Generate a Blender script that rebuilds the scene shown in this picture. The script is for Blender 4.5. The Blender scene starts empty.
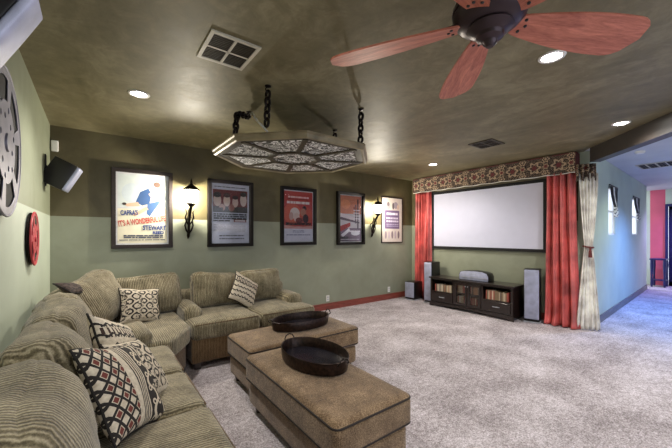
import bpy, bmesh, math, random
from mathutils import Vector, Matrix, noise
PI = math.pi
random.seed(7)
sc = bpy.context.scene
COL = sc.collection
sc.view_settings.view_transform = 'Standard'
sc.view_settings.look = 'None'
sc.view_settings.gamma = 1
sc.view_settings.use_curve_mapping = False
sc.view_settings.exposure = 1.0

# ------------------------------------------------------------------ nodes
class S:
    """a shader socket with arithmetic"""
    def __init__(s, nt, sock): s.nt = nt; s.k = sock
    def op(s, o, *a, clamp=False):
        n = s.nt.nodes.new('ShaderNodeMath'); n.operation = o; n.use_clamp = clamp
        for i, v in enumerate((s,) + a):
            if isinstance(v, S): s.nt.links.new(v.k, n.inputs[i])
            else: n.inputs[i].default_value = v
        return S(s.nt, n.outputs[0])
    def __add__(s, o): return s.op('ADD', o)
    def __sub__(s, o): return s.op('SUBTRACT', o)
    def __mul__(s, o): return s.op('MULTIPLY', o)
    def __truediv__(s, o): return s.op('DIVIDE', o)
    def lt(s, o): return s.op('LESS_THAN', o)
    def gt(s, o): return s.op('GREATER_THAN', o)
    def abs(s): return s.op('ABSOLUTE')
    def sin(s): return s.op('SINE')
    def cos(s): return s.op('COSINE')
    def max(s, o): return s.op('MAXIMUM', o)
    def min(s, o): return s.op('MINIMUM', o)
    def pp(s, o): return s.op('PINGPONG', o)

def new_mat(name):
    m = bpy.data.materials.new(name); m.use_nodes = True
    nt = m.node_tree; nt.nodes.clear()
    out = nt.nodes.new('ShaderNodeOutputMaterial'); b = nt.nodes.new('ShaderNodeBsdfPrincipled')
    nt.links.new(b.outputs[0], out.inputs[0])
    return m, nt, b
def lin(c):
    f = lambda v: v/12.92 if v <= .04045 else ((v+.055)/1.055)**2.4
    return tuple(f(v/255) for v in c) + (1,)
def coords(nt, kind='Object', scale=(1,1,1)):
    t = nt.nodes.new('ShaderNodeTexCoord'); mp = nt.nodes.new('ShaderNodeMapping')
    nt.links.new(t.outputs[kind], mp.inputs[0]); mp.inputs['Scale'].default_value = scale
    return mp.outputs[0]
def sep(nt, v):
    n = nt.nodes.new('ShaderNodeSeparateXYZ'); nt.links.new(v, n.inputs[0])
    return [S(nt, n.outputs[i]) for i in range(3)]
def noi(nt, v, scale, detail=3, rough=.5, dist=0):
    n = nt.nodes.new('ShaderNodeTexNoise'); nt.links.new(v, n.inputs['Vector'])
    n.inputs['Scale'].default_value = scale; n.inputs['Detail'].default_value = detail
    n.inputs['Roughness'].default_value = rough; n.inputs['Distortion'].default_value = dist
    return S(nt, n.outputs[0])
def wave(nt, v, scale, dist=0, dscale=1, axis='X', detail=2):
    n = nt.nodes.new('ShaderNodeTexWave'); nt.links.new(v, n.inputs['Vector']); n.bands_direction = axis
    n.inputs['Scale'].default_value = scale; n.inputs['Distortion'].default_value = dist
    n.inputs['Detail'].default_value = detail; n.inputs['Detail Scale'].default_value = dscale
    return S(nt, n.outputs[1])
def ramp(nt, s, stops):
    n = nt.nodes.new('ShaderNodeValToRGB'); nt.links.new(s.k, n.inputs[0]); e = n.color_ramp.elements
    while len(e) < len(stops): e.new(.5)
    for i, (p, c) in enumerate(stops): e[i].position = p; e[i].color = lin(c)
    return n.outputs[0]
def mix(nt, f, a, b, mode='MIX'):
    n = nt.nodes.new('ShaderNodeMix'); n.data_type = 'RGBA'; n.blend_type = mode
    if isinstance(f, S): nt.links.new(f.k, n.inputs[0])
    else: n.inputs[0].default_value = f
    for i, c in ((6, a), (7, b)):
        if isinstance(c, tuple): n.inputs[i].default_value = lin(c)
        else: nt.links.new(c, n.inputs[i])
    return n.outputs[2]
def bump(nt, b, h, st=.3, d=.01):
    n = nt.nodes.new('ShaderNodeBump'); n.inputs['Strength'].default_value = st; n.inputs['Distance'].default_value = d
    nt.links.new(h.k, n.inputs['Height']); nt.links.new(n.outputs[0], b.inputs['Normal'])

def plain(name, c, rough=.5, metal=0, var=.06, vs=8, bst=0, bs=60, spec=None, em=None, ems=0, coat=0):
    m, nt, b = new_mat(name)
    v = coords(nt)
    d = tuple(max(0, x*(1-var*2)) for x in c); l = tuple(min(255, x*(1+var)) for x in c)
    nt.links.new(ramp(nt, noi(nt, v, vs), [(.3, d), (.7, l)]), b.inputs['Base Color'])
    b.inputs['Roughness'].default_value = rough; b.inputs['Metallic'].default_value = metal
    if coat: b.inputs['Coat Weight'].default_value = coat
    if spec is not None: b.inputs['Specular IOR Level'].default_value = spec
    if bst: bump(nt, b, noi(nt, v, bs, 4), bst, .005)
    if em:
        b.inputs['Emission Color'].default_value = lin(em); b.inputs['Emission Strength'].default_value = ems
    return m

def fabric(name, dark, mid, light, rib=20, rdir='X', ribw=.20, fine=.38, strk=.22):
    m, nt, b = new_mat(name)
    v = coords(nt)
    w = wave(nt, v, rib, 2.6, 1.6, rdir)
    n1 = noi(nt, v, 6, 5, .7); n2 = noi(nt, v, 140, 3, .7)
    n3 = noi(nt, coords(nt, scale=(60, 5, 5)), 1.0, 3, .7)
    f = w*ribw + n1*.42 + n2*fine + n3*strk
    nt.links.new(ramp(nt, f, [(.40, dark), (.60, mid), (.82, light)]), b.inputs['Base Color'])
    b.inputs['Roughness'].default_value = .85
    b.inputs['Sheen Weight'].default_value = .25
    b.inputs['Specular IOR Level'].default_value = .25
    bump(nt, b, w*(ribw*2) + n2*.6 + n3*.4, .6, .006)
    return m

def ceiling_mat():
    m, nt, b = new_mat('faux_finish_ceiling_paint')
    v = coords(nt)
    v2 = coords(nt, scale=(1, .45, 1))
    a = noi(nt, v2, 1.3, 6, .66, 1.2); c = noi(nt, v, 6, 5, .7, .8)
    nt.links.new(ramp(nt, a*.6 + c*.4, [(.34, (98, 91, 64)), (.50, (122, 114, 86)), (.66, (152, 144, 114))]), b.inputs['Base Color'])
    nt.links.new((c*.2 + .42).k, b.inputs['Roughness'])
    b.inputs['Specular IOR Level'].default_value = .3
    bump(nt, b, noi(nt, v, 14, 4, .6), .12, .01)
    return m
def wall_mat(name='two_tone_wall_paint', split=1.70, c=((76, 68, 40), (98, 90, 60), (136, 140, 120), (148, 152, 132))):
    m, nt, b = new_mat(name)
    v = coords(nt); x, y, z = sep(nt, v)
    a = noi(nt, v, 1.8, 5, .6, .5)
    up = ramp(nt, a, [(.35, c[0]), (.65, c[1])])
    lo = ramp(nt, a, [(.35, c[2]), (.65, c[3])])
    nt.links.new(mix(nt, z.gt(split), lo, up), b.inputs['Base Color'])
    b.inputs['Roughness'].default_value = .55
    bump(nt, b, noi(nt, v, 90, 3), .08, .004)
    return m
def carpet_mat():
    m, nt, b = new_mat('pale_cut_pile_carpet')
    v = coords(nt)
    a = noi(nt, v, 85, 4, .75); c = noi(nt, v, 2.2, 5, .6); d = noi(nt, v, 26, 3, .7)
    f = a*.55 + d*.25 + c*.25
    nt.links.new(ramp(nt, f, [(.38, (88, 81, 81)), (.5, (170, 161, 163)), (.62, (236, 229, 234))]), b.inputs['Base Color'])
    b.inputs['Roughness'].default_value = .95; b.inputs['Specular IOR Level'].default_value = .1
    bump(nt, b, a + d*.8, .8, .012)
    return m
def wood(name, dark, light, scale=3, rough=.35, axis='X', coat=.3):
    m, nt, b = new_mat(name)
    v = coords(nt, scale=(1, 7, 7) if axis == 'X' else (7, 7, 1))
    a = noi(nt, v, scale, 6, .6, 1.2); c = noi(nt, v, scale*6, 4, .7)
    nt.links.new(ramp(nt, a*.7 + c*.3, [(.32, dark), (.68, light)]), b.inputs['Base Color'])
    b.inputs['Roughness'].default_value = rough; b.inputs['Coat Weight'].default_value = coat
    return m
def damask(name, ky, bg, cream, red):
    """medallions on a dark ground, u along the cloth, v up it (UV in metres)"""
    m, nt, b = new_mat(name)
    x, y, z = sep(nt, coords(nt, 'UV'))
    def medal(x, y, sx, R):
        px = ((x/sx).op('FRACT') - .5)*sx
        py = y
        r = (px*px + py*py).op('SQRT'); th = py.op('ARCTAN2', px)
        k = (th*6).cos()*.22 + 1.0
        ring = (r/(k*R))
        w = ((ring*11).sin()).gt(.1)
        return w*ring.lt(1.0), ring
    nz = noi(nt, coords(nt, 'UV'), 16, 3, .6)
    xx = x + nz*.02; yy = y + nz*.02 - .01
    a, ra = medal(xx, yy, ky, .105)
    c, rc = medal(xx + ky*.5, (yy.abs() - .12)*-1, ky, .062)
    d, rd = medal(xx + ky*.5, yy, ky, .05)
    vine = ((((xx*(2*PI/ky)).sin()*.09 - yy.abs()).abs()).lt(.006)).max(((noi(nt, coords(nt, 'UV'), 34, 1, .4)*40).sin()).gt(.88))
    cr = a.max(c).max(vine).max(d)
    col = mix(nt, cr, bg, cream)
    col = mix(nt, (ra.lt(.36)).max(rd.lt(.6)), col, red)
    nt.links.new(col, b.inputs['Base Color'])
    b.inputs['Roughness'].default_value = .8
    bump(nt, b, cr, .3, .004)
    return m
def pillow_mat(name, kind):
    m, nt, b = new_mat(name)
    uv = coords(nt, 'UV'); u, v, _ = sep(nt, uv)            # -1..1
    cream, dark, red = (208, 196, 174), (34, 29, 27), (112, 52, 44)
    n = noi(nt, uv, 9, 4, .7)
    base = ramp(nt, n, [(.3, (176, 162, 140)), (.7, (222, 211, 190))])
    # swirl band
    sw = ((v*9.5).sin()*.13 + .45 - u).abs().lt(.045)
    dots = (((v*9.5 + 1.57).op('FLOORED_MODULO', PI) - 1.57)/9.5)
    curl = ((dots*dots + ((u - .45).abs() - .10)*((u - .45).abs() - .10)).op('SQRT') - .055).abs().lt(.02)
    band = ((u - .45).abs()).lt(.26)
    if kind == 'swirl':
        col = mix(nt, band, base, dark)
        col = mix(nt, band*(sw.max(curl)), col, cream)
        # stripes
        st = ((u*70).sin()).gt(.1)*((u + .02).abs().lt(.19))
        col = mix(nt, st, col, dark)
        # diamonds, upper left quadrant
        p = ((u + .62)*9).pp(1.0) ; q = (v*7).pp(1.0)
        dia = (p + q - 1).abs().lt(.28)*(u.lt(-.36))
        inn = (p + q).lt(.55)*(u.lt(-.36))
        col = mix(nt, dia, col, dark); col = mix(nt, inn, col, red)
        col = mix(nt, ((u - .84).abs().lt(.05)), col, dark)
    elif kind == 'bands':
        p = (u*8).pp(1.0); q = (v*4 + 2).pp(1.0)
        zig = (p*.3 + v*3).op('FRACT')
        s1 = (zig.lt(.22))*(v.abs().lt(.8)); s2 = ((u*60).sin().gt(.3))*((v*3).op('FRACT').gt(.7))
        col = mix(nt, s1, base, dark); col = mix(nt, s2, col, dark)
        col = mix(nt, ((v - .45).abs().lt(.10))*((p - .5).abs().lt(.22)), col, (60, 40, 34))
    else:
        sw2 = (((u*9 + n*3).sin() + (v*11).sin()*.9 + n*2.2)*3.6).sin().gt(.05)
        col = mix(nt, sw2*(v.abs().lt(.86)), base, dark)
    nt.links.new(col, b.inputs['Base Color']); b.inputs['Roughness'].default_value = .85
    bump(nt, b, noi(nt, uv, 70, 3), .3, .004)
    return m
def filigree():
    m, nt, b = new_mat('pressed_scroll_panel')
    v = coords(nt)
    a = noi(nt, v, 6.5, 1.0, .4, 2.2)
    l = ((a*34).sin()).gt(.05)
    c = noi(nt, v, 40, 2, .5)
    l2 = l*((c).gt(.40))
    col = mix(nt, l2, (16, 14, 12), (250, 250, 250))
    nt.links.new(col, b.inputs['Base Color'])
    b.inputs['Roughness'].default_value = .4
    bump(nt, b, l2, .6, .01)
    return m

M = {}
M['ceil'] = ceiling_mat(); M['wall'] = wall_mat(); M['carpet'] = carpet_mat()
M['leftwall'] = wall_mat('two_tone_left_wall_with_light', 1.70, ((136, 142, 116), (152, 158, 132), (186, 196, 176), (196, 206, 186))); M['hallwall'] = plain('pale_mint_wall_paint', (196, 208, 188), .6, var=.02, vs=2)  # left wall: strong light falling on it is put into lighter paint tones
M['hallceil'] = plain('white_ceiling_paint', (196, 198, 202), .6, var=.02, vs=2)
M['pinkwall'] = plain('pink_wall_paint', (214, 96, 118), .6, var=.03, vs=2)
M['header'] = plain('dark_brown_paint', (46, 40, 36), .45, var=.05)
M['redbase'] = wood('reddish_wood', (92, 38, 30), (160, 78, 64), 2.2, .4)
M['greybase'] = wood('grey_brown_wood', (70, 64, 62), (112, 104, 100), 2.2, .5)
M['sofa'] = fabric('olive_ribbed_chenille', (36, 30, 21), (114, 104, 79), (186, 175, 146), 19)
M['sofabase'] = fabric('olive_brown_base_chenille', (46, 33, 20), (98, 76, 50), (140, 116, 84), 19)
M['ott'] = fabric('brown_tweed', (44, 30, 19), (106, 83, 58), (172, 146, 114), 60, 'X', .06, .72, .06)
M['piping'] = plain('dark_piping', (34, 24, 18), .7)
M['darkfab'] = plain('black_lining', (30, 26, 24), .9)
M['black'] = plain('black_satin', (20, 19, 21), .35)
M['blackmet'] = plain('bronzed_iron', (34, 26, 23), .4, .7, bst=.2)
M['bronze'] = plain('dark_bronze', (64, 52, 56), .35, .6)
M['silver'] = plain('silver_grille', (172, 176, 200), .45, .25, bst=.3, bs=300)
M['silverplain'] = plain('silver_plastic', (186, 188, 196), .4, .3)
M['white'] = plain('white_plastic', (232, 230, 224), .45, var=.02)
M['ventw'] = plain('off_white_metal', (196, 190, 172), .5, var=.03)
M['duct'] = plain('dark_duct', (22, 20, 17), .8)
M['screen'] = plain('white_projection_fabric', (204, 205, 224), .7, var=.005)
M['frameblk'] = plain('black_velvet_frame', (14, 13, 14), .8)
M['brownframe'] = wood('dark_brown_frame_wood', (22, 14, 10), (40, 26, 20), 4, .6, coat=0)
M['blackframe'] = plain('black_poster_frame', (14, 9, 9), .65, spec=.2)
M['red'] = plain('red_silk', (206, 98, 94), .36, var=.16, vs=3, bst=.15, bs=40)
M['cream'] = plain('cream_linen', (238, 230, 220), .75, var=.1, vs=6, bst=.2, bs=50)
M['tassel'] = plain('burgundy_cord', (96, 30, 26), .7)
M['damask'] = damask('damask_cloth', .36, (40, 27, 26), (172, 148, 122), (104, 46, 46))
M['espresso'] = wood('espresso_wood', (22, 14, 12), (44, 30, 25), 3, .3)
M['cherry'] = wood('cherry_fan_wood', (142, 66, 48), (222, 138, 112), 3.5, .5, coat=0)
M['octframe'] = plain('antique_champagne_frame', (146, 134, 106), .45, .2, var=.12, vs=5)
M['octmunt'] = plain('olive_antique_muntin', (66, 57, 40), .5, .2, var=.12, vs=5)
M['scroll'] = filigree()
M['reel'] = plain('brushed_reel_metal', (128, 126, 138), .45, .4)
M['reelred'] = plain('red_reel_enamel', (190, 62, 70), .4)
M['traymet'] = plain('hammered_tray_metal', (50, 36, 30), .35, .6, var=.25, vs=40, bst=.5, bs=60)
M['trayin'] = plain('dark_tray_liner', (34, 33, 42), .25, .3)
def lampglass():
    m = bpy.data.materials.new('lit_frosted_glass'); m.use_nodes = True; nt = m.node_tree; nt.nodes.clear()
    out = nt.nodes.new('ShaderNodeOutputMaterial'); tr = nt.nodes.new('ShaderNodeBsdfTransparent'); em = nt.nodes.new('ShaderNodeEmission')
    em.inputs[0].default_value = lin((255, 242, 218)); em.inputs[1].default_value = 60
    mx = nt.nodes.new('ShaderNodeMixShader'); mx.inputs[0].default_value = .35
    nt.links.new(tr.outputs[0], mx.inputs[1]); nt.links.new(em.outputs[0], mx.inputs[2]); nt.links.new(mx.outputs[0], out.inputs[0]); return m
M['lampglass'] = lampglass()
M['canlamp'] = plain('lit_lamp_lens', (255, 255, 255), .4, var=0, em=(255, 250, 244), ems=22)
M['navy'] = plain('dark_navy_paint', (34, 34, 92), .4)
M['meshpanel'] = plain('wire_mesh_panel', (122, 108, 92), .5, .4)
def glassmat():
    m = bpy.data.materials.new('clear_thin_glass'); m.use_nodes = True; nt = m.node_tree; nt.nodes.clear()
    out = nt.nodes.new('ShaderNodeOutputMaterial'); tr = nt.nodes.new('ShaderNodeBsdfTransparent'); gl = nt.nodes.new('ShaderNodeBsdfGlossy')
    gl.inputs['Roughness'].default_value = .03; fr = nt.nodes.new('ShaderNodeFresnel'); fr.inputs[0].default_value = 1.35
    mx = nt.nodes.new('ShaderNodeMixShader'); nt.links.new(fr.outputs[0], mx.inputs[0]); nt.links.new(tr.outputs[0], mx.inputs[1])
    nt.links.new(gl.outputs[0], mx.inputs[2]); nt.links.new(mx.outputs[0], out.inputs[0]); return m
M['glass'] = glassmat()
_flat = {}
def flat(c, rough=.5):
    if c not in _flat: _flat[c] = plain('print_ink_%d_%d_%d' % c, c, rough, var=.02)
    return _flat[c]

# ------------------------------------------------------------------ geometry
def obj(name, bm, mats, parent=None, smooth=False, loc=None, rot=None):
    me = bpy.data.meshes.new(name)
    bmesh.ops.recalc_face_normals(bm, faces=bm.faces) if not smooth == 'keep' else None
    bm.to_mesh(me); bm.free()
    for m in (mats if isinstance(mats, (list, tuple)) else [mats]): me.materials.append(m)
    if smooth:
        for p in me.polygons: p.use_smooth = True
        if smooth == 'auto':
            try: me.set_sharp_from_angle(angle=math.radians(38))
            except Exception: pass
    o = bpy.data.objects.new(name, me); COL.objects.link(o)
    if parent: o.parent = parent
    if loc: o.location = loc
    if rot: o.rotation_euler = rot
    return o
def tag(o, label, cat, group=None, kind=None):
    o['label'] = label; o['category'] = cat
    if group: o['group'] = group
    if kind: o['kind'] = kind
    return o
def thing(name, label, cat, loc=(0, 0, 0), rot=(0, 0, 0), group=None):
    o = bpy.data.objects.new(name, None); COL.objects.link(o); o.location = loc
    o.rotation_euler = rot if isinstance(rot, tuple) else (0, 0, rot)
    o.empty_display_size = .1
    return tag(o, label, cat, group)
def struct(name, bm, m, **k):
    o = obj(name, bm, m, **k); o['kind'] = 'structure'; return o
def dup(root, label=None, loc=None, rot=None):
    r = root.copy(); COL.objects.link(r)
    if loc is not None: r.location = loc
    if rot is not None: r.rotation_euler = rot if isinstance(rot, tuple) else (0, 0, rot)
    if label: r['label'] = label
    for ch in list(root.children):
        c = ch.copy(); COL.objects.link(c); c.parent = r
        for g in list(ch.children):
            d = g.copy(); COL.objects.link(d); d.parent = c
    return r
def add_box(bm, x0, x1, y0, y1, z0, z1, bev=0, mi=0, mat=None):
    r = bmesh.ops.create_cube(bm, size=1)
    vs = r['verts']
    for v in vs:
        v.co = Vector((x0 + (v.co.x + .5)*(x1 - x0), y0 + (v.co.y + .5)*(y1 - y0), z0 + (v.co.z + .5)*(z1 - z0)))
        if mat is not None: v.co = mat @ v.co
    fs = {f for v in vs for f in v.link_faces}
    for f in fs: f.material_index = mi
    if bev:
        es = list({e for v in vs for e in v.link_edges})
        r = bmesh.ops.bevel(bm, geom=es, offset=bev, segments=2, profile=.6, affect='EDGES')
        for f in r['faces']: f.material_index = mi
    return bm
def box(*a, **k): return add_box(bmesh.new(), *a, **k)
def add_prism(bm, poly, z0, z1, mi=0, bev=0, mat=None, seg=3):
    lo = [bm.verts.new((p[0], p[1], z0)) for p in poly]; hi = [bm.verts.new((p[0], p[1], z1)) for p in poly]
    n = len(poly); fs = [bm.faces.new(lo[::-1]), bm.faces.new(hi)]
    for i in range(n): fs.append(bm.faces.new((lo[i], lo[(i+1) % n], hi[(i+1) % n], hi[i])))
    for f in fs: f.material_index = mi
    vs = lo + hi
    if bev:
        es = list({e for v in vs for e in v.link_edges})
        r = bmesh.ops.bevel(bm, geom=es, offset=bev, segments=seg, profile=.5, affect='EDGES')
        vs = list(set(vs) | {v for f in r['faces'] for v in f.verts}); vs = [v for v in vs if v.is_valid]
    if mat is not None:
        for v in vs: v.co = mat @ v.co
    return bm
def add_tube(bm, pts, r, n=8, closed=False, mi=0, cap=True):
    pts = [Vector(p) for p in pts]; N = len(pts); rings = []
    up = Vector((0, 0, 1)); prev = None
    for i, p in enumerate(pts):
        if closed: t = pts[(i+1) % N] - pts[i-1]
        else: t = pts[min(i+1, N-1)] - pts[max(i-1, 0)]
        t.normalize()
        if prev is None:
            a = t.cross(up)
            if a.length < .05: a = t.cross(Vector((1, 0, 0)))
        else: a = prev - t*prev.dot(t)
        a.normalize(); prev = a; b = t.cross(a)
        rr = r[i] if isinstance(r, (list, tuple)) else r
        rings.append([bm.verts.new(p + (a*math.cos(2*PI*k/n) + b*math.sin(2*PI*k/n))*rr) for k in range(n)])
    for i in range(N if closed else N-1):
        A, B = rings[i], rings[(i+1) % N]
        for k in range(n):
            f = bm.faces.new((A[k], A[(k+1) % n], B[(k+1) % n], B[k])); f.material_index = mi
    if cap and not closed:
        for R in (rings[0][::-1], rings[-1]):
            f = bm.faces.new(R); f.material_index = mi
    return bm
def tube(*a, **k): return add_tube(bmesh.new(), *a, **k)
def add_lathe(bm, prof, n=32, mat=None, mi=0, sx=1, sy=1):
    rings = []
    for (r, z) in prof:
        R = []
        for k in range(n):
            p = Vector((max(r, .0004)*math.cos(2*PI*k/n)*sx, max(r, .0004)*math.sin(2*PI*k/n)*sy, z))
            R.append(bm.verts.new(mat @ p if mat is not None else p))
        rings.append(R)
    for i in range(len(rings)-1):
        for k in range(n):
            f = bm.faces.new((rings[i][k], rings[i][(k+1) % n], rings[i+1][(k+1) % n], rings[i+1][k])); f.material_index = mi
    for R in (rings[0][::-1], rings[-1]):
        f = bm.faces.new(R); f.material_index = mi
    return bm
def lathe(*a, **k): return add_lathe(bmesh.new(), *a, **k)
def cushion(a, b, c, r, bulge=(0, 0, 0), n=13, wob=.004, seed=0, shear=None):
    """puffed rounded block, half sizes a b c"""
    bm = bmesh.new(); bmesh.ops.create_cube(bm, size=2)
    bmesh.ops.subdivide_edges(bm, edges=bm.edges, cuts=n, use_grid_fill=True)
    h = (a, b, c); off = Vector((seed*3.1, seed*1.7, seed*5.3))
    for v in bm.verts:
        p = [math.sin(q*PI/2*.98)/math.sin(PI/2*.98) for q in v.co]
        P = [p[i]*h[i] for i in range(3)]
        inn = [max(-(h[i]-r), min(h[i]-r, P[i])) for i in range(3)]
        d = Vector([P[i]-inn[i] for i in range(3)])
        q = Vector(inn) + (d.normalized()*r if d.length > 1e-6 else d)
        for k in range(3):
            i, j = [t for t in range(3) if t != k]
            if bulge[k]: q[k] += p[k]*bulge[k]*(1-p[i]**2)*(1-p[j]**2)
        if wob:
            nn = noise.noise_vector((q + off)*4.5); q += nn*wob*2
            q += noise.noise_vector((q + off)*13)*wob*.7
        if shear: q = shear(q, p)
        v.co = q
    return bm
def back_cushion(w, t, hh, n=17, seed=0):
    def sh(q, p):
        u, v = p[0], p[2]
        th = (max(0, (1-u**4)*(1-v**4)))**.5
        q.y *= .66 + .34*th
        q.x *= 1 + .03*v*v; q.z *= 1 + .04*u*u - .15*u**6 if q.z > 0 else 1
        q.y += noise.noise((q + Vector((seed*2.7, 0, seed)))*3.2)*.05
        return q
    return cushion(w, t, hh, .07, (0, .06, 0), n, .010, seed, sh)
def pillow(w, hgt, t, n=18, seed=0):
    """throw pillow lying in the XZ plane, thickness along Y, UV -1..1"""
    bm = bmesh.new(); uvl = bm.loops.layers.uv.new('UVMap'); off = Vector((seed*2.3, seed, 0))
    for s in (-1, 1):
        g = []
        for i in range(n+1):
            row = []
            for j in range(n+1):
                u = -math.cos(PI*i/n); v = -math.cos(PI*j/n)
                th = t*((1-u*u)*(1-v*v))**.42
                x = w*u*(1-.10*(1-v*v)); z = hgt*v*(1-.10*(1-u*u))
                p = Vector((x, s*th, z)); wv = noise.noise_vector(Vector((x, 0, z))*9 + off)*.010
                p += wv
                row.append((bm.verts.new(p), u, v))
            g.append(row)
        for i in range(n):
            for j in range(n):
                q = [g[i][j], g[i+1][j], g[i+1][j+1], g[i][j+1]]
                if s > 0: q = q[::-1]
                f = bm.faces.new([k[0] for k in q])
                for l, k in zip(f.loops, q): l[uvl].uv = (k[1], k[2])
    bmesh.ops.remove_doubles(bm, verts=bm.verts, dist=.0006)
    return bm
def pillow_edge(w, hgt, seed=0, n=16):
    pts = []; off = Vector((seed*2.3, seed, 0))
    def P(u, v):
        x = w*u*(1-.10*(1-v*v)); z = hgt*v*(1-.10*(1-u*u))
        return Vector((x, 0, z)) + noise.noise_vector(Vector((x, 0, z))*9 + off)*.010
    for i in range(n): pts.append(P(-1+2*i/n, -1))
    for i in range(n): pts.append(P(1, -1+2*i/n))
    for i in range(n): pts.append(P(1-2*i/n, 1))
    for i in range(n): pts.append(P(-1, 1-2*i/n))
    return tube(pts, .0065, 6, closed=True)
def plate(outline, holes, th):
    """flat plate with holes, in XY, thickness th upward"""
    cu = bpy.data.curves.new('tmp', 'CURVE'); cu.dimensions = '2D'; cu.fill_mode = 'BOTH'; cu.extrude = th/2
    for pl in [outline] + holes:
        s = cu.splines.new('POLY'); s.points.add(len(pl)-1); s.use_cyclic_u = True
        for i, p in enumerate(pl): s.points[i].co = (p[0], p[1], 0, 1)
    o = bpy.data.objects.new('tmp', cu); COL.objects.link(o)
    dg = bpy.context.evaluated_depsgraph_get(); me = bpy.data.meshes.new_from_object(o.evaluated_get(dg))
    bm = bmesh.new(); bm.from_mesh(me); bmesh.ops.remove_doubles(bm, verts=bm.verts, dist=1e-5)
    bpy.data.objects.remove(o); bpy.data.curves.remove(cu); bpy.data.meshes.remove(me)
    return bm
def circ(r, n=40, cx=0, cy=0, rx=None, rot=0):
    rx = rx or r; c, s = math.cos(rot), math.sin(rot); out = []
    for k in range(n):
        a = 2*PI*k/n; x, y = rx*math.cos(a), r*math.sin(a); out.append((cx + x*c - y*s, cy + x*s + y*c))
    return out
def text_bm(bm, s, size, cx, cy, width=None, rot=0, z=0, mi=0, bold=.0):
    cu = bpy.data.curves.new('t', 'FONT'); cu.body = s; cu.size = size; cu.align_x = 'CENTER'; cu.align_y = 'CENTER'; cu.offset = bold; cu.resolution_u = 3
    o = bpy.data.objects.new('t', cu); COL.objects.link(o)
    dg = bpy.context.evaluated_depsgraph_get(); dg.update(); me = bpy.data.meshes.new_from_object(o.evaluated_get(dg))
    xs = [v.co.x for v in me.vertices]; w = max(xs)-min(xs); m = (max(xs)+min(xs))/2; k = (width/w) if width else 1
    c, sn = math.cos(rot), math.sin(rot); vs = []
    for v in me.vertices:
        x, y = (v.co.x-m)*k, v.co.y; vs.append(bm.verts.new((cx + x*c - y*sn, z, cy + x*sn + y*c)))
    for p in me.polygons:
        try: f = bm.faces.new([vs[i] for i in p.vertices]); f.material_index = mi
        except ValueError: pass
    bpy.data.objects.remove(o); bpy.data.curves.remove(cu); bpy.data.meshes.remove(me)

# ------------------------------------------------------------------ the room
LX, BY, SX, CZ = -.43, 5.13, 6.19, 2.79
struct('floor', box(-2, 15, -3.5, 6.4, -.12, 0), M['carpet'])
HA = Vector((6.0, 1.56)); HD = Vector((-.735, -.678))         # header line, 45 degrees to the screen wall
hb = HA + HD*3.4
# ceiling of the theatre, cut along the header, and the paler ceiling of the hall beyond it
bm = bmesh.new()
add_prism(bm, [(LX-.15, -3.5), (hb.x-1.35, -3.5), (hb.x, hb.y), (HA.x, HA.y), (SX+.01, 1.70), (SX+.01, BY+.15), (LX-.15, BY+.15)], CZ, CZ+.12)
struct('ceiling', bm, M['ceil'])
bm = bmesh.new()
add_prism(bm, [(hb.x-1.35, -3.5), (15, -3.5), (15, 2.2), (12.05, 2.06), (SX+.01, 1.80), (SX+.01, 1.70), (HA.x, HA.y), (hb.x, hb.y)], CZ+.001, CZ+.12)
struct('ceiling_hall', bm, M['hallceil'])
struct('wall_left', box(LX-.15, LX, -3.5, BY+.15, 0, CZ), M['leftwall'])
struct('wall_back', box(LX, SX+.15, BY, BY+.15, 0, CZ), M['wall'])
struct('wall_screen', box(SX, SX+.15, 1.62, BY, 0, CZ), M['wall'])
bm = bmesh.new(); ang = math.atan2(HD.y, HD.x)
add_box(bm, 0, 3.5, -.0, .14, 2.575, CZ-.001, mat=Matrix.Translation((HA.x, HA.y, 0)) @ Matrix.Rotation(ang, 4, 'Z'))
struct('trim_header', bm, M['header'])
# hall wall with two real window openings
hw0, hw1 = Vector((6.19, 1.60)), Vector((12.0, 1.87)); hl = (hw1-hw0).length; ha = math.atan2(hw1.y-hw0.y, hw1.x-hw0.x)
HM = Matrix.Translation((hw0.x, hw0.y, 0)) @ Matrix.Rotation(ha, 4, 'Z')
def pane_mat():
    m = bpy.data.materials.new('bright_frosted_pane'); m.use_nodes = True; nt = m.node_tree; nt.nodes.clear()
    out = nt.nodes.new('ShaderNodeOutputMaterial'); tr = nt.nodes.new('ShaderNodeBsdfTranslucent'); tr.inputs[0].default_value = (.95, .96, 1, 1)
    nt.links.new(tr.outputs[0], out.inputs[0]); return m
M['pane'] = pane_mat()
W1 = (1.22, 1.78, 1.47, 2.35); W2 = (3.62, 4.35, 1.47, 2.33)
bm = bmesh.new(); t = .16
add_box(bm, 0, W1[0], 0, t, 0, CZ, mat=HM); add_box(bm, W1[1], W2[0], 0, t, 0, CZ, mat=HM); add_box(bm, W2[1], hl, 0, t, 0, CZ, mat=HM)
for w in (W1, W2): add_box(bm, w[0], w[1], 0, t, 0, w[2], mat=HM); add_box(bm, w[0], w[1], 0, t, w[3], CZ, mat=HM)
struct('wall_hall', bm, M['hallwall'])
for i, w in enumerate((W1, W2)):
    bm = bmesh.new(); f = .03
    for a in ((w[0], w[0]+f, w[2], w[3]), (w[1]-f, w[1], w[2], w[3]), (w[0], w[1], w[2], w[2]+f), (w[0], w[1], w[3]-f, w[3]), (w[0], w[1], (w[2]+w[3])/2-.012, (w[2]+w[3])/2+.012)):
        add_box(bm, a[0], a[1], .006, .05, a[2], a[3], mat=HM)
    wo = struct('window_%d' % (i+1), bm, M['white'])
    obj('window_pane', box(w[0]+f, w[1]-f, .028, .032, w[2]+f, w[3]-f, mat=HM), M['pane'], wo)
bm = box(0, hl, -.018, 0, 0, .125, bev=.004, mat=HM); struct('baseboard_hall', bm, M['greybase'])
bm = bmesh.new()
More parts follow.
